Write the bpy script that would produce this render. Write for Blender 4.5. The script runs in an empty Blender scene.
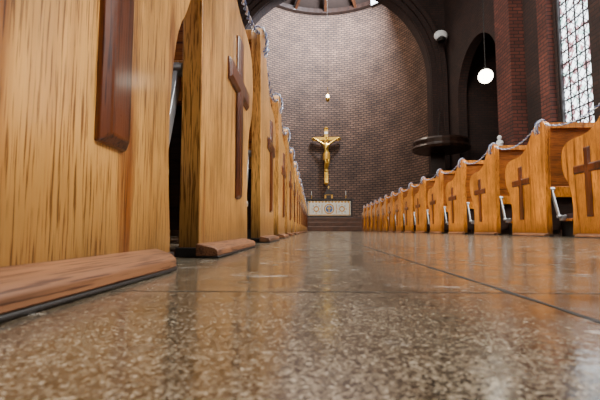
import bpy, bmesh, math, random
from mathutils import Vector, Matrix
random.seed(4)
S=bpy.context.scene
COL=S.collection

# ---------------------------------------------------------------- materials
def newmat(name):
    m=bpy.data.materials.new(name); m.use_nodes=True
    nt=m.node_tree; b=nt.nodes['Principled BSDF']
    return m,nt,b
def N(nt,t,**k):
    n=nt.nodes.new(t)
    for a,v in k.items(): setattr(n,a,v)
    return n
def plain(name,col,rough=.5,metal=0,emis=None,es=0,var=.15,scale=8):
    m,nt,b=newmat(name)
    tc=N(nt,'ShaderNodeTexCoord'); no=N(nt,'ShaderNodeTexNoise'); no.inputs['Scale'].default_value=scale
    no.inputs['Detail'].default_value=4
    nt.links.new(tc.outputs['Object'],no.inputs['Vector'])
    r=N(nt,'ShaderNodeValToRGB')
    r.color_ramp.elements[0].color=(*[c*(1-var) for c in col],1); r.color_ramp.elements[0].position=.3
    r.color_ramp.elements[1].color=(*[min(1,c*(1+var)) for c in col],1); r.color_ramp.elements[1].position=.7
    nt.links.new(no.outputs['Fac'],r.inputs[0]); nt.links.new(r.outputs[0],b.inputs['Base Color'])
    b.inputs['Roughness'].default_value=rough; b.inputs['Metallic'].default_value=metal
    if emis:
        b.inputs['Emission Color'].default_value=(*emis,1); b.inputs['Emission Strength'].default_value=es
    return m
def wood(name,light,dark,axis='z',rough=.33,coat=.35,s=1.0,foot_dark=False):
    m,nt,b=newmat(name); L=nt.links.new
    tc=N(nt,'ShaderNodeTexCoord'); oi=N(nt,'ShaderNodeObjectInfo')
    add=N(nt,'ShaderNodeVectorMath',operation='ADD')
    mul=N(nt,'ShaderNodeVectorMath',operation='SCALE'); 
    cx=N(nt,'ShaderNodeCombineXYZ'); L(oi.outputs['Random'],cx.inputs[0]);L(oi.outputs['Random'],cx.inputs[1]);L(oi.outputs['Random'],cx.inputs[2])
    L(cx.outputs[0],mul.inputs[0]); mul.inputs['Scale'].default_value=7
    L(tc.outputs['Object'],add.inputs[0]); L(mul.outputs[0],add.inputs[1])
    def mapped(a,bb):
        mp=N(nt,'ShaderNodeMapping'); v=[a*s]*3; v['xyz'.index(axis)]=bb*s
        mp.inputs['Scale'].default_value=v; L(add.outputs[0],mp.inputs[0]); return mp
    m1=mapped(34,1.6); n1=N(nt,'ShaderNodeTexNoise'); n1.inputs['Scale'].default_value=1; n1.inputs['Detail'].default_value=7;n1.inputs['Distortion'].default_value=.5; L(m1.outputs[0],n1.inputs['Vector'])
    m2=mapped(420,15); n2=N(nt,'ShaderNodeTexNoise'); n2.inputs['Scale'].default_value=1; n2.inputs['Detail'].default_value=3; L(m2.outputs[0],n2.inputs['Vector'])
    r=N(nt,'ShaderNodeValToRGB'); e=r.color_ramp.elements
    e[0].position=.30; e[0].color=(*dark,1); e[1].position=.58; e[1].color=(*light,1)
    mid=e.new(.42); mid.color=(*[light[i]*.66+dark[i]*.34 for i in range(3)],1)
    L(n1.outputs['Fac'],r.inputs[0])
    r2=N(nt,'ShaderNodeValToRGB'); e=r2.color_ramp.elements
    e[0].position=.38; e[0].color=(.20,.11,.05,1); e[1].position=.48; e[1].color=(1,1,1,1)
    L(n2.outputs['Fac'],r2.inputs[0])
    mx=N(nt,'ShaderNodeMixRGB',blend_type='MULTIPLY'); mx.inputs[0].default_value=.85
    L(r.outputs[0],mx.inputs[1]); L(r2.outputs[0],mx.inputs[2])
    n3=N(nt,'ShaderNodeTexNoise'); n3.inputs['Scale'].default_value=5; n3.inputs['Detail'].default_value=4; L(add.outputs[0],n3.inputs['Vector'])
    mr=N(nt,'ShaderNodeMapRange'); mr.inputs[1].default_value=.3; mr.inputs[2].default_value=.65; mr.inputs[3].default_value=.60; mr.inputs[4].default_value=1.12
    L(n3.outputs['Fac'],mr.inputs[0])
    mr2=N(nt,'ShaderNodeMapRange'); mr2.inputs[3].default_value=.80; mr2.inputs[4].default_value=1.12; L(oi.outputs['Random'],mr2.inputs[0])
    mm=N(nt,'ShaderNodeMath',operation='MULTIPLY'); L(mr.outputs[0],mm.inputs[0]); L(mr2.outputs[0],mm.inputs[1])
    fac=mm
    if foot_dark:   # pew wood gets darker towards the floor, edge varied by grain noise
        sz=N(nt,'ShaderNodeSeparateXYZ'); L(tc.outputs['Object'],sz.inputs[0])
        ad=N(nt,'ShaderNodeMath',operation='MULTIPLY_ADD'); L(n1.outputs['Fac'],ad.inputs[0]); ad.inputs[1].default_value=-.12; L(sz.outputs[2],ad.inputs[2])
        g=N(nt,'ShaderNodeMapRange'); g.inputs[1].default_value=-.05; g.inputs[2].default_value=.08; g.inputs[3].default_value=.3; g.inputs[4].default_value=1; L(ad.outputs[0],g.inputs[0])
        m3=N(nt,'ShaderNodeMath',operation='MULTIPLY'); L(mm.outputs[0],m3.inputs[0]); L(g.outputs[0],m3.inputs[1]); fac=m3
    vs=N(nt,'ShaderNodeVectorMath',operation='SCALE'); L(mx.outputs[0],vs.inputs[0]); L(fac.outputs[0],vs.inputs['Scale'])
    L(vs.outputs[0],b.inputs['Base Color'])
    b.inputs['Roughness'].default_value=rough; b.inputs['Coat Weight'].default_value=coat; b.inputs['Coat Roughness'].default_value=.15
    bp=N(nt,'ShaderNodeBump'); bp.inputs['Strength'].default_value=.3; bp.inputs['Distance'].default_value=.001
    L(n2.outputs['Fac'],bp.inputs['Height']); L(bp.outputs[0],b.inputs['Normal'])
    return m
def brick(name,c1,c2,mortar,w=.3,h=.1,ms=.012,rough=.8,bump=.6):
    m,nt,b=newmat(name); L=nt.links.new
    uv=N(nt,'ShaderNodeUVMap'); uv.uv_map='UVMap'
    br=N(nt,'ShaderNodeTexBrick'); br.inputs['Scale'].default_value=1
    br.inputs['Brick Width'].default_value=w; br.inputs['Row Height'].default_value=h; br.inputs['Mortar Size'].default_value=ms
    br.inputs['Mortar Smooth'].default_value=.2
    br.inputs['Color1'].default_value=(*c1,1); br.inputs['Color2'].default_value=(*c2,1); br.inputs['Mortar'].default_value=(*mortar,1)
    L(uv.outputs[0],br.inputs['Vector'])
    no=N(nt,'ShaderNodeTexNoise'); no.inputs['Scale'].default_value=.9; no.inputs['Detail'].default_value=5; L(uv.outputs[0],no.inputs['Vector'])
    mr=N(nt,'ShaderNodeMapRange'); mr.inputs[1].default_value=.3; mr.inputs[2].default_value=.7; mr.inputs[3].default_value=.65; mr.inputs[4].default_value=1.3
    L(no.outputs['Fac'],mr.inputs[0])
    vs=N(nt,'ShaderNodeVectorMath',operation='SCALE'); L(br.outputs['Color'],vs.inputs[0]); L(mr.outputs[0],vs.inputs['Scale'])
    L(vs.outputs[0],b.inputs['Base Color']); b.inputs['Roughness'].default_value=rough
    bp=N(nt,'ShaderNodeBump'); bp.invert=True; bp.inputs['Strength'].default_value=bump; bp.inputs['Distance'].default_value=.02
    L(br.outputs['Fac'],bp.inputs['Height']); L(bp.outputs[0],b.inputs['Normal'])
    return m

OAKL=wood('pale_oak',(.88,.44,.105),(.28,.085,.014),'z',foot_dark=True)
OAK=wood('honey_oak',(.80,.285,.026),(.20,.046,.005),'z',foot_dark=True)
OAKH=wood('honey_oak_boards',(.40,.12,.016),(.12,.032,.006),'x')
CROSSW=wood('walnut_cross',(.17,.042,.009),(.05,.014,.004),'z',rough=.28)
PLINTH=wood('worn_base_wood',(.30,.125,.05),(.05,.020,.010),'y',rough=.5,coat=.1)
DARKW=wood('dark_stained_wood',(.035,.015,.009),(.014,.006,.004),'x',rough=.4)
STEPW=wood('chancel_step_wood',(.11,.038,.014),(.045,.016,.008),'x',rough=.4)
BLACK=plain('black_rubber_edge',(.012,.011,.011),.4)
STEEL=plain('worn_steel_bracket',(.35,.36,.38),.4,.7)
PAD=plain('kneeler_vinyl',(.03,.012,.011),.45)
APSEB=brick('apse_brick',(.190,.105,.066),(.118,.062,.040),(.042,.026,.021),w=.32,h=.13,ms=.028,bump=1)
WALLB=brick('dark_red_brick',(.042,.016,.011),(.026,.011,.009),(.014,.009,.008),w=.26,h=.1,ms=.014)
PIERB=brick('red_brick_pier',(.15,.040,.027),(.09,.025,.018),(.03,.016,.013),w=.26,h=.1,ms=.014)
GOLD=plain('gilded_metal',(.95,.55,.10),.28,.85,var=.2)
GOLDD=plain('gilded_wood',(.65,.33,.05),.4,.5,var=.2)
IRON=plain('dark_iron',(.03,.026,.024),.45,.7)
LEAD=plain('lead_came',(.06,.055,.06),.5,.3)
LINEN=plain('altar_linen',(.95,.92,.84),.8,var=.05)
BLUE=plain('embroidery_blue',(.10,.18,.42),.7)
STONE=plain('pale_stone',(.8,.82,.85),.7)
PLASTER=plain('ceiling_dark_wood',(.03,.017,.012),.7)
WHITE=plain('white_enamel',(.9,.92,.95),.4)
CH_W=plain('silver_chain',(.62,.64,.72),.3,.4)
CH_B=plain('blue_chain',(.10,.14,.30),.35,.2)
JOINT=plain('dark_joint_filler',(.008,.006,.005),.7)

def terrazzo():
    m,nt,b=newmat('polished_terrazzo'); L=nt.links.new
    tc=N(nt,'ShaderNodeTexCoord')
    def ramp(src,pts,interp='LINEAR'):
        r=N(nt,'ShaderNodeValToRGB'); r.color_ramp.interpolation=interp
        e=r.color_ramp.elements
        e[0].position=pts[0][0]; e[0].color=(*pts[0][1],1); e[1].position=pts[-1][0]; e[1].color=(*pts[-1][1],1)
        for p,c in pts[1:-1]:
            q=e.new(p); q.color=(*c,1)
        L(src,r.inputs[0]); return r
    v=N(nt,'ShaderNodeTexVoronoi'); v.inputs['Scale'].default_value=820; L(tc.outputs['Object'],v.inputs['Vector'])
    sep=N(nt,'ShaderNodeSeparateColor'); L(v.outputs['Color'],sep.inputs[0])
    r=ramp(sep.outputs[0],[(0,(.020,.017,.013)),(.25,(.088,.073,.054)),(.5,(.170,.146,.112)),(.75,(.25,.22,.175)),(.95,(.42,.39,.33))],'CONSTANT')
    v2=N(nt,'ShaderNodeTexVoronoi'); v2.inputs['Scale'].default_value=360; L(tc.outputs['Object'],v2.inputs['Vector'])
    sep2=N(nt,'ShaderNodeSeparateColor'); L(v2.outputs['Color'],sep2.inputs[0])
    r2=ramp(sep2.outputs[1],[(0,(.44,.37,.30)),(.35,(.95,.90,.84)),(1.0,(1.15,1.11,1.03))])
    mx=N(nt,'ShaderNodeMixRGB',blend_type='MULTIPLY'); mx.inputs[0].default_value=.85; L(r.outputs[0],mx.inputs[1]); L(r2.outputs[0],mx.inputs[2])
    n=N(nt,'ShaderNodeTexNoise'); n.inputs['Scale'].default_value=6; n.inputs['Detail'].default_value=6; L(tc.outputs['Object'],n.inputs['Vector'])
    r3=ramp(n.outputs['Fac'],[(.32,(.66,.60,.53)),(.65,(1.15,1.12,1.08))])
    mx2=N(nt,'ShaderNodeMixRGB',blend_type='MULTIPLY'); mx2.inputs[0].default_value=1; L(mx.outputs[0],mx2.inputs[1]); L(r3.outputs[0],mx2.inputs[2])
    mp=N(nt,'ShaderNodeMapping'); mp.inputs['Scale'].default_value=(9,16,1); L(tc.outputs['Object'],mp.inputs[0])
    ns=N(nt,'ShaderNodeTexNoise'); ns.inputs['Scale'].default_value=1; ns.inputs['Detail'].default_value=9; ns.inputs['Roughness'].default_value=.7; L(mp.outputs[0],ns.inputs['Vector'])
    rs=ramp(ns.outputs['Fac'],[(.60,(0,0,0)),(.67,(.75,.75,.75))])
    mx4=N(nt,'ShaderNodeMixRGB'); L(rs.outputs[0],mx4.inputs[0]); L(mx2.outputs[0],mx4.inputs[1]); mx4.inputs[2].default_value=(.66,.64,.60,1)
    L(mx4.outputs[0],b.inputs['Base Color'])
    n5=N(nt,'ShaderNodeTexNoise'); n5.inputs['Scale'].default_value=22; n5.inputs['Detail'].default_value=6; L(tc.outputs['Object'],n5.inputs['Vector'])
    rr=N(nt,'ShaderNodeMapRange'); rr.inputs[1].default_value=.3; rr.inputs[2].default_value=.7; rr.inputs[3].default_value=.09; rr.inputs[4].default_value=.30; L(n5.outputs['Fac'],rr.inputs[0]); L(rr.outputs[0],b.inputs['Roughness'])
    b.inputs['Specular IOR Level'].default_value=1.0
    b.inputs['Coat Weight'].default_value=.22; b.inputs['Coat Roughness'].default_value=.12
    nb=N(nt,'ShaderNodeTexNoise'); nb.inputs['Scale'].default_value=150; nb.inputs['Detail'].default_value=3; L(tc.outputs['Object'],nb.inputs['Vector'])
    bp=N(nt,'ShaderNodeBump'); bp.inputs['Strength'].default_value=.15; bp.inputs['Distance'].default_value=.001; L(nb.outputs['Fac'],bp.inputs['Height'])
    L(bp.outputs[0],b.inputs['Normal']); L(bp.outputs[0],b.inputs['Coat Normal'])
    return m
TERR=terrazzo()
def glassmat(name,strength):
    m,nt,b=newmat(name); L=nt.links.new
    uv=N(nt,'ShaderNodeUVMap'); uv.uv_map='UVMap'
    v=N(nt,'ShaderNodeTexVoronoi'); v.inputs['Scale'].default_value=11; L(uv.outputs[0],v.inputs['Vector'])
    s=N(nt,'ShaderNodeSeparateColor'); L(v.outputs['Color'],s.inputs[0])
    r=N(nt,'ShaderNodeValToRGB'); r.color_ramp.interpolation='CONSTANT'; e=r.color_ramp.elements
    e[0].color=(.30,.16,.18,1); e[1].position=.85; e[1].color=(.40,.62,.60,1)
    q=e.new(.22); q.color=(.85,.93,1,1)
    L(s.outputs[0],r.inputs[0]); L(r.outputs[0],b.inputs['Emission Color']); L(r.outputs[0],b.inputs['Base Color'])
    b.inputs['Emission Strength'].default_value=strength; b.inputs['Roughness'].default_value=.3
    return m
GLASS=glassmat('daylit_leaded_glass',4.6)
GLOW=plain('opal_glass_lit',(1,.95,.85),.4,emis=(1,.9,.72),es=18,var=0)
SKYG=plain('clerestory_glass',(.9,.95,1),.4,emis=(.9,.95,1),es=4,var=0)

# ---------------------------------------------------------------- builder
class B:
    def __init__(s): s.bm=bmesh.new(); s.m=[]
    def mi(s,m):
        if m not in s.m: s.m.append(m)
        return s.m.index(m)
    def faces(s,vs,fs,mat):
        v=[s.bm.verts.new(p) for p in vs]; i=s.mi(mat)
        for f in fs:
            try: q=s.bm.faces.new([v[k] for k in f]); q.material_index=i
            except ValueError: pass
    def box(s,x0,x1,y0,y1,z0,z1,mat):
        vs=[(x,y,z) for x in(x0,x1) for y in(y0,y1) for z in(z0,z1)]
        s.faces(vs,[(0,1,3,2),(4,6,7,5),(0,4,5,1),(2,3,7,6),(0,2,6,4),(1,5,7,3)],mat)
    def loft(s,rings,mat,cap=True):
        n=len(rings[0]); vs=[p for r in rings for p in r]; fs=[]
        for k in range(len(rings)-1):
            for i in range(n):
                j=(i+1)%n; fs.append((k*n+i,k*n+j,(k+1)*n+j,(k+1)*n+i))
        if cap: fs+= [tuple(range(n)),tuple(range((len(rings)-1)*n,len(rings)*n))]
        s.faces(vs,fs,mat)
    def prism(s,pts,axis,a0,a1,mat):
        f={'x':lambda a,p:(a,p[0],p[1]),'y':lambda a,p:(p[0],a,p[1]),'z':lambda a,p:(p[0],p[1],a)}[axis]
        s.loft([[f(a0,p) for p in pts],[f(a1,p) for p in pts]],mat)
    def lathe(s,c,prof,mat,n=24,ph=0):
        s.loft([[(c[0]+r*math.cos(ph+2*math.pi*i/n),c[1]+r*math.sin(ph+2*math.pi*i/n),c[2]+z) for i in range(n)] for r,z in prof],mat)
    def ball(s,c,r,mat,sc=(1,1,1),n=16):
        s.loft([[(c[0]+sc[0]*r*math.sin(t)*math.cos(2*math.pi*i/n),c[1]+sc[1]*r*math.sin(t)*math.sin(2*math.pi*i/n),c[2]-sc[2]*r*math.cos(t)) for i in range(n)] for t in [math.pi*(k+.15)/(n//2+.3) for k in range(n//2+1)]],mat)
    def rod(s,a,b,r,mat,n=8):
        a=Vector(a);b=Vector(b);d=(b-a).normalized(); u=d.orthogonal().normalized(); w=d.cross(u)
        s.loft([[tuple(p+u*r*math.cos(2*math.pi*i/n)+w*r*math.sin(2*math.pi*i/n)) for i in range(n)] for p in(a,b)],mat)
    def mesh(s,name,smooth=None):
        bmesh.ops.recalc_face_normals(s.bm,faces=s.bm.faces)
        uv=s.bm.loops.layers.uv.new('UVMap')
        for f in s.bm.faces:
            n=f.normal
            for l in f.loops:
                c=l.vert.co
                if abs(n.z)>.75: l[uv].uv=(c.x,c.y)
                elif abs(n.x)>abs(n.y): l[uv].uv=(c.y,c.z)
                else: l[uv].uv=(c.x,c.z)
        me=bpy.data.meshes.new(name); s.bm.to_mesh(me)
        for m in s.m: me.materials.append(m)
        if smooth:
            for p in me.polygons: p.use_smooth=True
            me.set_sharp_from_angle(angle=math.radians(smooth))
        return me
    def obj(s,name,loc=(0,0,0),smooth=None,bevel=0):
        o=bpy.data.objects.new(name,s.mesh(name,smooth)); o.location=loc; COL.objects.link(o)
        if bevel:
            bv=o.modifiers.new('bevel','BEVEL'); bv.width=bevel; bv.segments=2; bv.limit_method='ANGLE'
        return o

# ---------------------------------------------------------------- layout constants
XL,XR=-.208,1.76          # aisle faces of the pew ends
AX=.78                    # nave axis
WL,WR=-4.44,6.0           # side walls
YB,YA=-4.0,17.0           # back wall, chancel arch plane
ZC=13.4

b=B(); b.box(WL-.3,WR+.3,YB-.3,17.6,-.2,0,TERR); b.obj('floor')
b=B(); b.box(WL-.3,WR+.3,YB-.3,YA+.6,ZC,ZC+.2,PLASTER)
for k in range(7): b.box(WL,WR,YB+1+k*3,YB+1.3+k*3,ZC-.35,ZC,PLASTER)
b.obj('ceiling')
# floor joints: dark filler lines, slightly uneven
def joint_line(b,horizontal,pos,a0,a1,hw):
    n=int((a1-a0)/.02); L_=[];R_=[]
    ph=random.random()*6
    for i in range(n+1):
        t=a0+(a1-a0)*i/n; o=.0008*math.sin(t*17+ph)+.0004*math.sin(t*71+ph); w=hw*(1+.3*math.sin(t*60+ph)+.25*random.random())
        if horizontal: L_.append((t,pos+o-w,.0003)); R_.append((t,pos+o+w,.0003))
        else: L_.append((pos+o-w,t,.0003)); R_.append((pos+o+w,t,.0003))
    b.faces(L_+R_,[(i,i+1,n+2+i,n+1+i) for i in range(n)],JOINT)
b=B()
for k in(0,1,): joint_line(b,False,.157+.82*k,-.3,16.4,.0018)
for k in range(0,26): joint_line(b,True,.316+.62*k,-.165,1.715,.0009 if k==0 else .0018)
b.obj('trim_floor_joints')

# side walls with window openings
WIN=[8.25,5.25,2.25,-.75,-3.2]; WW=1.1; Z0,Z1=2.25,8.6
def side_wall(name,xw,sgn,niche):
    b=B(); t=.35*sgn; x0,x1=sorted((xw,xw+t))
    ys=[YB]; 
    for w in sorted(WIN): 
        if w>YB: 
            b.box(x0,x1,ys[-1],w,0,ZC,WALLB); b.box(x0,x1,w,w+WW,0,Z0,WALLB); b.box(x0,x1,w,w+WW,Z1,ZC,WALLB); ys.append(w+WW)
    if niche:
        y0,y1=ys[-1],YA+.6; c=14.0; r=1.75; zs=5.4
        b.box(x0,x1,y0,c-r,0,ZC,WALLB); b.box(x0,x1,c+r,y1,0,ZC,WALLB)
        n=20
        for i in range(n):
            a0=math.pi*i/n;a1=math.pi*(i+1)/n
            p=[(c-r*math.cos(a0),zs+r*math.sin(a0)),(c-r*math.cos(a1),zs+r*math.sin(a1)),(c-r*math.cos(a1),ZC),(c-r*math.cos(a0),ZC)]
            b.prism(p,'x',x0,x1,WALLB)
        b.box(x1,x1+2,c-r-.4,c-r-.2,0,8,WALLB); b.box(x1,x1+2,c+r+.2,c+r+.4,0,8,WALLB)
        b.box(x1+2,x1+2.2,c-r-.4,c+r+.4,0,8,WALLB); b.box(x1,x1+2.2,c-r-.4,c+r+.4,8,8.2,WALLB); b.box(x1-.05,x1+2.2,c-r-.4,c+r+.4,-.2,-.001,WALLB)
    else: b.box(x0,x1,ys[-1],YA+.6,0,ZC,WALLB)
    b.obj(name)
side_wall('wall_right',WR,1,True)
side_wall('wall_left',WL,-1,False)
b=B(); b.box(WL,WR,YB-.3,YB,0,ZC,WALLB); b.obj('wall_back')

# windows
wn=0
for xw,sg in((WR,1),(WL,-1)):
    for w in WIN:
        if w<YB: continue
        wn+=1; b=B(); xg=xw+.10*sg
        b.box(min(xg,xg+.02*sg),max(xg,xg+.02*sg),w,w+WW,Z0,Z1,GLASS)
        def xb(a,c_): return min(xw+a*sg,xw+c_*sg),max(xw+a*sg,xw+c_*sg)
        fx=xb(.03,.14)
        for (a,c_) in((w,w+.05),(w+WW-.05,w+WW)): b.box(*fx,a,c_,Z0,Z1,LEAD)
        for z in(Z0,Z1-.06): b.box(*fx,w,w+WW,z,z+.06,LEAD)
        fx=xb(.08,.12)
        for k in(1,2,3): b.box(*fx,w+WW*k/4-.016,w+WW*k/4+.016,Z0,Z1,LEAD)
        z=Z0+.3; 
        while z<Z1: b.box(*fx,w,w+WW,z-.016,z+.016,LEAD); z+=.3
        fx=xb(.088,.099)
        for k in range(4):
            yc=w+WW*(k+.5)/4; z=Z0+.15
            while z<Z1-.1:
                for (p,q) in(((yc-.13,z),(yc,z+.14)),((yc,z+.14),(yc+.13,z)),((yc+.13,z),(yc,z-.14)),((yc,z-.14),(yc-.13,z))):
                    d=Vector((q[0]-p[0],q[1]-p[1])).normalized(); nn=Vector((-d.y,d.x))*.006
                    b.prism([(p[0]+nn.x,p[1]+nn.y),(q[0]+nn.x,q[1]+nn.y),(q[0]-nn.x,q[1]-nn.y),(p[0]-nn.x,p[1]-nn.y)],'x',fx[0],fx[1],LEAD)
                z+=.3
        b.box(*xb(-.06,.14),w-.06,w+WW+.06,Z0-.12,Z0-.005,PIERB)
        b.obj('window_%d'%wn)
# brick piers on the side walls
for i,(y0,y1,dp) in enumerate(((10.75,11.6,.4),(9.45,9.85,.15),(7.3,7.7,.15),(4.4,5.1,.15),(1.4,2.1,.15),(-1.6,-.9,.15))):
    for nm,x0,x1 in(('r',WR-dp,WR-.001),('l',WL+.001,WL+dp)):
        b=B(); b.box(x0,x1,y0,y1,0,ZC-.36,PIERB)
        b.box(x0+(-.06 if nm=='r' else 0),x1+(.06 if nm=='l' else 0),y0-.06,y1+.06,0,.5,PIERB)
        b.obj('brick_pier')

# chancel arch wall
AR,AZ=4.52,6.95
b=B()
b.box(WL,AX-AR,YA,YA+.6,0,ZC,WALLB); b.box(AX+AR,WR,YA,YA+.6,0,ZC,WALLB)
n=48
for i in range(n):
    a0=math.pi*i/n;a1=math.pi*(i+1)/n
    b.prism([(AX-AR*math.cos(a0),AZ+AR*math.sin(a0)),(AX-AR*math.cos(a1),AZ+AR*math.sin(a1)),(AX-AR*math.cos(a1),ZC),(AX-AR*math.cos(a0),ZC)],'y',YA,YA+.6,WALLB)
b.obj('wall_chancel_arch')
b=B()
for r0,r1,d in((AR+.02,AR+.24,.10),(AR+.24,AR+.44,.22),(AR+.44,AR+.62,.34)):
    for i in range(n):
        a0=math.pi*i/n;a1=math.pi*(i+1)/n
        P=lambda r,a:(AX-r*math.cos(a),AZ+r*math.sin(a))
        b.prism([P(r0,a0),P(r0,a1),P(r1,a1),P(r1,a0)],'y',YA-d,YA-.001,WALLB)
    for sx in(-1,1):
        x0,x1=sorted((AX+sx*r0,AX+sx*r1)); b.box(x0,x1,YA-d,YA-.001,0,AZ,WALLB)
b.obj('trim_chancel_arch')

# apse: curved brick wall
RA=4.9; YC=17.6; ZT=13.1
def apse():
    bm=bmesh.new(); uv=bm.loops.layers.uv.new('UVMap'); n=72
    rows=[]
    for z in(0,ZT):
        rows.append([bm.verts.new((AX+RA*math.cos(math.pi*i/n),YC+RA*math.sin(math.pi*i/n),z)) for i in range(n+1)])
    for i in range(n):
        f=bm.faces.new([rows[0][i],rows[0][i+1],rows[1][i+1],rows[1][i]])
        for l,(u,v) in zip(f.loops,((i,0),(i+1,0),(i+1,ZT),(i,ZT))): l[uv].uv=(u*math.pi*RA/n,v)
        f.smooth=True
    me=bpy.data.meshes.new('wall_apse'); bm.to_mesh(me); me.materials.append(APSEB)
    o=bpy.data.objects.new('wall_apse',me); COL.objects.link(o)
apse()
b=B()
pts=[(AX+(RA-.01)*math.cos(math.pi*i/40),YC+(RA-.01)*math.sin(math.pi*i/40)) for i in range(41)]
b.prism(pts,'z',0,.6,STEPW)
b.box(AX-AR+.02,AX+AR-.02,17.25,17.6,0,.6,STEPW)
b.box(AX-3.4,AX+3.4,16.9,17.25,0,.4,STEPW); b.box(AX-3.4,AX+3.4,16.55,16.9,0,.2,STEPW)
b.obj('chancel_steps',bevel=.015)
# apse roof
b=B(); n=40
ring=[(AX+5.0*math.cos(math.pi*i/n),YC+5.0*math.sin(math.pi*i/n),ZT+.15) for i in range(n+1)]
ap=(AX,YC+.2,ZT+2.2)
b.faces(ring+[ap],[(i,i+1,n+1) for i in range(n)]+[(n,0,n+1)],PLASTER)
for i in range(0,9):
    a=math.pi*i/8; p=Vector((AX+4.8*math.cos(a),YC+4.8*math.sin(a),ZT+.02)); q=Vector((AX+.3*math.cos(a),YC+.3*math.sin(a)+.1,ZT+1.6))
    b.rod(p,q,.11,STEPW,4)
for i in range(n):
    a0=math.pi*i/n;a1=math.pi*(i+1)/n
    b.loft([[(AX+r*math.cos(a),YC+r*math.sin(a),z) for r,z in((4.6,ZT-.05),(4.9,ZT-.05),(4.9,ZT+.2),(4.6,ZT+.2))] for a in(a0,a1)],DARKW)
b.obj('apse_roof')
b=B(); a=math.radians(50)
c=Vector((AX+4.5*math.cos(a),YC+4.5*math.sin(a),ZT-.08)); tdir=Vector((-math.sin(a),math.cos(a),0))
b.loft([[tuple(c+tdir*u+Vector((0,0,v))) for u,v in((-.4,-.1),(.4,-.1),(.4,.25),(-.4,.25))],[tuple(c*1+tdir*u+Vector((.03*math.cos(a),.03*math.sin(a),v))) for u,v in((-.4,-.1),(.4,-.1),(.4,.25),(-.4,.25))]],SKYG)
b.obj('clerestory_window')

# ---------------------------------------------------------------- pews
PROF=[(0,.0),(.0,.3),(-.012,.6),(-.03,.80),(-.028,.85),(-.005,.88),(.04,.888),(.085,.883),(.12,.862),(.155,.825),(.20,.765),(.25,.715),(.31,.682),(.38,.668),(.45,.668),(.51,.662),(.555,.645),(.588,.61),(.600,.56),(.598,.50),(.588,.45),(.566,.408),(.537,.372),(.517,.32),(.506,.25),(.503,.18),(.507,.11),(.516,.05),(.520,0)]
def smoothprof(P):
    out=[P[0]]
    for k in range(1,len(P)-1):
        a,c,d=P[k-1],P[k],P[k+1]
        if k<3: out.append(c); continue
        out.append(((a[0]+3*c[0])/4,(a[1]+3*c[1])/4)); out.append(((d[0]+3*c[0])/4,(d[1]+3*c[1])/4))
    out.append(P[-1]); return out
PR=smoothprof(PROF)
def cross_pts(w,yc,arm,z0,z1,za,ins=0):
    w-=ins;arm-=ins;z0+=ins;z1-=ins
    return [(yc-w,z0),(yc+w,z0),(yc+w,za-w),(yc+arm,za-w),(yc+arm,za+w),(yc+w,za+w),(yc+w,z1),(yc-w,z1),(yc-w,za+w),(yc-arm,za+w),(yc-arm,za-w),(yc-w,za-w)]
def pew_mesh(name,sg,END,L=3.0):
    b=B()
    def X(a): return a*sg
    T=.038
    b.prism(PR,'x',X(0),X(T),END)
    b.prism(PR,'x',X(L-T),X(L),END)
    yc=.342
    A=cross_pts(.028,yc,.132,.135,.585,.45); C=cross_pts(.028,yc,.132,.135,.585,.45,.009)
    f=lambda x,P:[(X(x),p[0],p[1]) for p in P]
    b.loft([f(.002,A),f(-.004,A),f(-.012,C)],CROSSW)
    b.prism([(.035,.30),(.06,.30),(.03,.85),(.005,.85)],'x',X(T),X(L-T),OAKH)
    b.prism([(-.012,.825),(.045,.825),(.045,.868),(-.012,.868)],'x',X(T),X(L-T),END)
    b.prism([(.022,.30),(.037,.30),(.033,.38),(.018,.38)],'x',X(T),X(L-T),END)
    b.prism([(.05,.40),(.50,.425),(.515,.435),(.50,.452),(.05,.43)],'x',X(T),X(L-T),OAKH)
    b.box(*sorted((X(T),X(L-T))),.42,.445,.33,.41,DARKW)
    for x in(L/3,2*L/3): b.prism([(.07,.0),(.42,0),(.45,.41),(.05,.41)],'x',X(x),X(x+.04),DARKW)
    b.box(*sorted((X(T),X(L-T))),.05,.075,.05,.30,DARKW)
    b.box(*sorted((X(.5),X(1.5))),-.075,-.065,.5,.6,DARKW); b.box(*sorted((X(.5),X(1.5))),-.07,.03,.485,.5,DARKW)
    for x in(.49,1.5): b.box(*sorted((X(x),X(x+.012))),-.075,.03,.485,.64,DARKW)
    b.box(*sorted((X(.1),X(L-.1))),-.125,-.02,.115,.135,OAKH)
    b.box(*sorted((X(.11),X(L-.11))),-.12,-.025,.135,.17,PAD)
    for x in(.14,L/2,L-.18): b.box(*sorted((X(x),X(x+.03))),-.11,.06,.0,.115,BLACK)
    # hinged steel kneeler bracket beside the end panel
    b.prism([(-.065,.15),(-.045,.145),(.03,.34),(.035,.37),(.015,.375)],'x',X(.05),X(.062),STEEL)
    b.rod((X(.042),-.055,.15),(X(.075),-.055,.15),.012,STEEL,12); b.rod((X(.042),.02,.36),(X(.075),.02,.36),.014,STEEL,12)
    b.box(*sorted((X(.062),X(.12))),-.066,-.045,.12,.16,STEEL)
    zz=[]
    for y,k in((-.02,1),(.41,1),(.44,.93),(.46,.7),(.47,.3)):
        zz.append([(X(.0),y,.004),(X(-.040*k),y,.004),(X(-.040*k),y,.014),(X(-.034*k),y,.019),(X(0),y,.026)])
    b.loft(zz,PLINTH)
    b.loft([[(X(.0),y,.0005),(X(-.042*k),y,.0005),(X(-.042*k),y,.004),(X(0),y,.004)] for y,k in((-.02,1),(.41,1),(.44,.93),(.465,.7),(.475,.3))],BLACK)
    b.box(*sorted((X(-.004),X(.042))),-.004,.526,0,.018,BLACK)
    me=b.mesh(name,smooth=35); return me
ML=pew_mesh('pew_mesh_left',-1,OAKL); MR=pew_mesh('pew_mesh_right',1,OAK)
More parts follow.
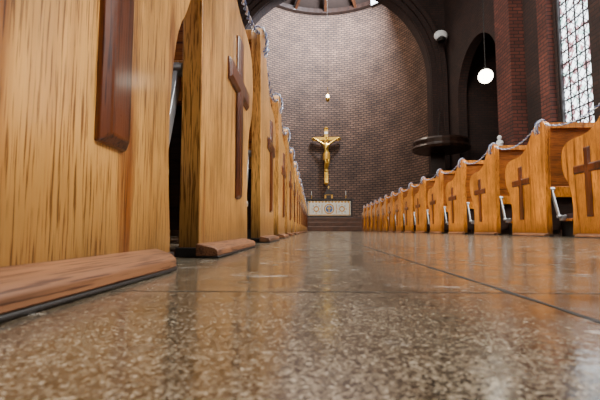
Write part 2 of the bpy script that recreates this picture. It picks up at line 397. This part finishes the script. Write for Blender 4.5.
def put(me,x,y):
    o=bpy.data.objects.new('pew',me); o.location=(x,y,0); COL.objects.link(o)
    bv=o.modifiers.new('bevel','BEVEL'); bv.width=.0035; bv.segments=2; bv.limit_method='ANGLE'; bv.angle_limit=math.radians(40)
RY=[1.36]+[2.16+.8*k for k in range(15)]
LY=[-.72,.04,.70,1.52]+[2.32+.8*k for k in range(15)]
for y in RY: put(MR,XR,y)
for y in LY: put(ML,XL,y)

# chain garlands slung from pew top to pew top
def garland(ys,x,sg):
    cu=bpy.data.curves.new('chain_garland','CURVE'); cu.dimensions='3D'; cu.bevel_depth=.0032; cu.bevel_resolution=2
    cu.materials.append(CH_W); cu.materials.append(CH_B)
    def spl(path,ph,mi,r=.005,tw=95):
        pts=[]; dist=0
        for i,p in enumerate(path):
            if i: dist+=(p-path[i-1]).length
            d=(path[min(i+1,len(path)-1)]-path[max(i-1,0)]).normalized()
            u=d.cross(Vector((0,0,1))); u=u.normalized() if u.length>.01 else Vector((1,0,0)); w=d.cross(u)
            pts.append(p+u*r*math.cos(ph+dist*tw)+w*r*math.sin(ph+dist*tw))
        s=cu.splines.new('POLY'); s.points.add(len(pts)-1); s.material_index=mi
        for q,p in zip(s.points,pts): q.co=(*p,1)
    for k,y in enumerate(ys):
        loop=[]
        for i in range(97):
            a=2*math.pi*i/32; loop.append(Vector((x+sg*.019+.033*math.cos(a)*-sg, y+.06+(i/96-.5)*.07, .845+.056*math.sin(a))))
        spl(loop,0,0); spl(loop,math.pi,1)
        if k<len(ys)-1:
            y2=ys[k+1]; sag=.07+.06*random.random(); xo=x+sg*.01
            path=[Vector((xo,y+.06+(y2-y)*t,.89-sag*4*t*(1-t))) for t in [i/90 for i in range(91)]]
            spl(path,0,0); spl(path,math.pi,1)
    o=bpy.data.objects.new('chain_garland',cu); COL.objects.link(o)
garland(RY,XR,1); garland(LY[1:],XL,-1)

# ---------------------------------------------------------------- altar
b=B()
x0,x1,y0,y1=AX-1.12,AX+1.12,18.6,19.5
b.box(x0-.03,x1+.03,y0,y1,.6,.66,DARKW); b.box(x0,x1,y0+.02,y1,.66,1.50,DARKW)
b.box(x0-.08,x1+.08,y0-.06,y1+.05,1.50,1.57,DARKW)
b.box(x0+.09,x1-.09,y0-.004,y0+.02,.74,1.44,LINEN)
for sx in(-1,1):
    xx=AX+sx*1.085; b.box(xx-.045,xx+.045,y0-.03,y0+.03,.66,1.5,DARKW)
yf=y0-.012
def disc(cx,cz,r0,r1,mat,n=20):
    for i in range(n):
        a0=2*math.pi*i/n;a1=2*math.pi*(i+1)/n
        P=lambda r,a:(cx+r*math.cos(a),cz+r*math.sin(a)); b.prism([P(r0,a0),P(r0,a1),P(r1,a1),P(r1,a0)],'y',yf,yf+.008,mat)
disc(AX,1.06,.20,.25,GOLDD); disc(AX,1.06,.001,.17,BLUE); 
b.prism(cross_pts(.025,AX,.1,.92,1.20,1.09),'y',yf-.008,yf,GOLD)
for sx in(-1,1):
    disc(AX+sx*.62,1.06,.09,.14,GOLDD)
    for q in range(8):
        a=q*math.pi/4; cx=AX+sx*.62+.2*math.cos(a); cz=1.06+.2*math.sin(a)
        b.prism([(cx-.03,cz),(cx,cz-.03),(cx+.03,cz),(cx,cz+.03)],'y',yf,yf+.008,BLUE if q%2 else GOLDD)
    b.prism([(AX+sx*.33,.84),(AX+sx*.36,.84),(AX+sx*.36,1.28),(AX+sx*.33,1.28)],'y',yf,yf+.008,GOLDD)
    b.prism([(AX+sx*.96,.76),(AX+sx*1.0,.76),(AX+sx*1.0,1.36),(AX+sx*.96,1.36)],'y',yf,yf+.008,GOLDD)
for k in range(13):
    cx=x0+.18+k*(x1-x0-.36)/12; b.prism([(cx-.07,1.435),(cx+.07,1.435),(cx+.05,1.38),(cx,1.35),(cx-.05,1.38)],'y',yf,yf+.008,GOLDD)
b.box(x0+.10,x1-.10,yf,yf+.008,.75,.785,GOLDD)
b.obj('altar')
b=B(); b.box(AX-.2,AX+.2,19.0,19.35,1.571,1.8,GOLDD)
b.prism([(AX-.26,1.8),(AX+.26,1.8),(AX,2.08)],'y',18.97,19.38,DARKW); b.box(AX-.12,AX+.12,18.985,19.0,1.6,1.77,DARKW)
b.prism(cross_pts(.012,AX,.05,2.06,2.24,2.18),'y',19.1,19.13,GOLD)
b.obj('tabernacle')
for sx in(-.85,.85):
    b=B(); b.lathe((AX+sx,19.1,1.571),[(.07,0),(.07,.02),(.02,.05),(.015,.16),(.035,.19),(.01,.2)],GOLD,12)
    b.lathe((AX+sx,19.1,1.771),[(.014,0),(.014,.2),(.003,.21)],LINEN,10); b.obj('candlestick',smooth=40)

# ---------------------------------------------------------------- crucifix
YX=22.15
emp=bpy.data.objects.new('crucifix',None); emp.location=(AX,YX,0); COL.objects.link(emp)
b=B()
w=.11
P=cross_pts(w,0,.72,2.75,5.95,5.35)
b.prism(P,'y',.0,.12,GOLDD); b.prism(cross_pts(w,0,.72,2.75,5.95,5.35,.035),'y',-.03,0,GOLD)
for cx,cz in((-.74,5.35),(.74,5.35),(0,5.97),(0,2.73)):
    b.lathe((cx,.045,cz),[(.001,-.13),(.15,0),(.001,.13)],GOLD,8)
b.box(-.05,.05,.1,.36,4.9,5.0,IRON); b.box(-.05,.05,.1,.36,3.4,3.5,IRON)
c=b.obj('cross_beams'); c.parent=emp
V=[];E=[];R=[]
def v(p,r,par=None):
    V.append(p);R.append(r)
    if par is not None:E.append((par,len(V)-1))
    return len(V)-1
pel=v((0,-.14,4.42),(.15,.11)); sp=v((.01,-.15,4.62),(.125,.09),pel); ch=v((0,-.16,4.88),(.175,.115),sp); nk=v((0,-.15,5.10),(.07,.06),ch)
hd=v((.035,-.19,5.22),(.085,.095),nk); ht=v((.05,-.2,5.33),(.07,.075),hd)
for s in(-1,1):
    sh=v((s*.2,-.14,5.03),(.075,.075),ch); el=v((s*.42,-.12,5.18),(.055,.055),sh); wr=v((s*.64,-.10,5.34),(.036,.036),el); ha=v((s*.70,-.09,5.37),(.045,.025),wr); fi=v((s*.76,-.09,5.40),(.025,.018),ha)
    hp=v((s*.09,-.15,4.32),(.11,.10),pel); kn=v((s*.075+.05,-.26,3.93),(.075,.08),hp); an=v((s*.035,-.14,3.52),(.045,.05),kn); ft=v((s*.03,-.2,3.38),(.045,.035),an)
me=bpy.data.meshes.new('corpus'); me.from_pydata(V,E,[]); me.materials.append(GOLD)
o=bpy.data.objects.new('corpus',me); COL.objects.link(o); o.parent=emp
sk=o.modifiers.new('skin','SKIN'); sk.use_smooth_shade=True
for i,d in enumerate(me.skin_vertices[0].data): d.radius=R[i]; d.use_root=(i==0)
ss=o.modifiers.new('sub','SUBSURF'); ss.levels=1; ss.render_levels=2
b=B(); b.loft([[(1.0*rx*math.cos(2*math.pi*i/20)*(1+.06*math.sin(5*i)),-.15+ry*math.sin(2*math.pi*i/20),z+.03*math.cos(2*math.pi*i/20)) for i in range(20)] for rx,ry,z in((.17,.13,4.5),(.2,.16,4.4),(.2,.17,4.25),(.21,.18,4.1))],GOLDD)
b.ball((.05,-.2,5.37),.1,GOLDD,(1,1,.55)); b.box(-.09,.09,-.06,-.03,5.62,5.76,LINEN)
c=b.obj('loincloth_and_crown',smooth=60); c.parent=emp

# sanctuary lamp
b=B(); c=(AX,19.6,6.85)
b.lathe(c,[(.02,-.16),(.09,-.1),(.11,0),(.09,.05)],GOLD,14); b.lathe(c,[(.06,.05),(.075,.14),(.06,.22)],GLOW,12); b.lathe(c,[(.08,.22),(.05,.27),(.01,.30)],GOLD,12)
b.rod((AX,19.6,7.1),(AX,19.6,14.3),.008,IRON,6)
for a in(0,2.09,4.18): b.rod((AX+.1*math.cos(a),19.6+.1*math.sin(a),6.87),(AX,19.6,7.5),.006,GOLD,5)
b.obj('sanctuary_lamp',smooth=50)

# globe pendant
b=B(); g=(4.50,9.9,4.04)
b.ball(g,.18,GLOW,n=40); b.lathe(g,[(.07,.165),(.08,.19),(.05,.23),(.02,.25)],IRON,16); b.rod((g[0],g[1],g[2]+.24),(g[0],g[1],ZC-.001),.012,IRON,8)
b.obj('globe_pendant_lamp',smooth=50)
b=B(); c=(5.6,16.4,8.5)
b.ball(c,.30,WHITE,(1,.55,.85)); b.lathe((c[0],c[1]-.05,c[2]-.28),[(.16,0),(.2,.1),(.12,.2)],IRON,16); b.rod((c[0],c[1],c[2]),(c[0]+.02,17.0,c[2]),.04,IRON)
b.obj('wall_spotlight',smooth=50)

# pulpit with sounding board
b=B(); c=(4.98,15.0,0)
ph=math.pi/8
b.lathe(c,[(.45,0),(.45,.1),(.22,.2),(.2,.9),(.55,1.15)],DARKW,8,ph)
b.lathe(c,[(.6,1.15),(.62,1.2),(.58,1.24),(.58,2.05),(.66,2.1),(.66,2.16)],DARKW,8,ph)
b.box(4.72,5.28,15.42,15.5,2.0,3.2,DARKW)
b.lathe(c,[(.95,3.14),(1.04,3.12),(1.10,3.20),(1.02,3.30),(1.06,3.44),(1.0,3.52),(.5,3.6),(.1,3.66)],DARKW,24)
b.rod((5.0,15.4,3.5),(5.55,16.66,5.2),.02,IRON)
b.obj('pulpit_with_sounding_board')
b=B(); c=(5.42,11.2,2.3)
b.box(5.3,5.599,11.05,11.35,2.2,2.3,PIERB)
b.lathe(c,[(.1,0),(.11,.03),(.085,.15),(.1,.27),(.075,.33),(.03,.36)],STONE,14); b.ball((c[0],c[1],c[2]+.42),.062,STONE,(1,1,1.2)); b.rod((c[0]-.06,c[1]-.04,2.52),(c[0]+.04,c[1]-.13,2.56),.03,STONE)
b.obj('saint_statue',smooth=50)

# ---------------------------------------------------------------- lights
def area(name,loc,tgt,sx,sy,p,col):
    l=bpy.data.lights.new(name,'AREA'); l.shape='RECTANGLE'; l.size=sx; l.size_y=sy; l.energy=p; l.color=col
    o=bpy.data.objects.new(name,l); o.location=loc; o.rotation_euler=(Vector(tgt)-Vector(loc)).to_track_quat('-Z','Y').to_euler(); COL.objects.link(o)
area('nave_top_fill',(AX,6,12.6),(AX,6,0),4,15,1100,(1,.95,.87))  # added overhead fill for the nave, hung under the closed ceiling
area('window_daylight_right',(5.8,1.0,4.8),(-1,1.0,.3),3,5,1750,(1,.96,.89))
area('window_daylight_left',(-4.2,5,5.2),(3,7,.3),8,4,1500,(1,.92,.78))
area('rear_area_light',(AX,-3.8,5),(AX,6,.5),6,4,150,(1,.95,.88))  # unseen area light before the back wall, aimed up the nave
area('apse_skylight',(2.6,18.4,12.8),(-2.0,21.3,11.2),1.2,1.2,2600,(.80,.88,1))
area('apse_top_fill',(AX,18.6,12.6),(AX,21,3),2,2,340,(1,.82,.64))  # added warm fill lamp high in the apse, no opening behind it
w=bpy.data.worlds.new('world'); S.world=w; w.use_nodes=True
w.node_tree.nodes['Background'].inputs[0].default_value=(.6,.7,.85,1); w.node_tree.nodes['Background'].inputs[1].default_value=.4

# ---------------------------------------------------------------- camera
cd=bpy.data.cameras.new('camera'); cam=bpy.data.objects.new('camera',cd); COL.objects.link(cam)
cd.sensor_width=36; cd.lens=385/600*36; cd.clip_start=.01; cd.clip_end=100
cam.location=(0,0,.05)
cam.rotation_euler=(math.radians(90+4.45),0,math.radians(1.93))
cd.dof.use_dof=True; cd.dof.focus_distance=1.3; cd.dof.aperture_fstop=18
S.camera=cam
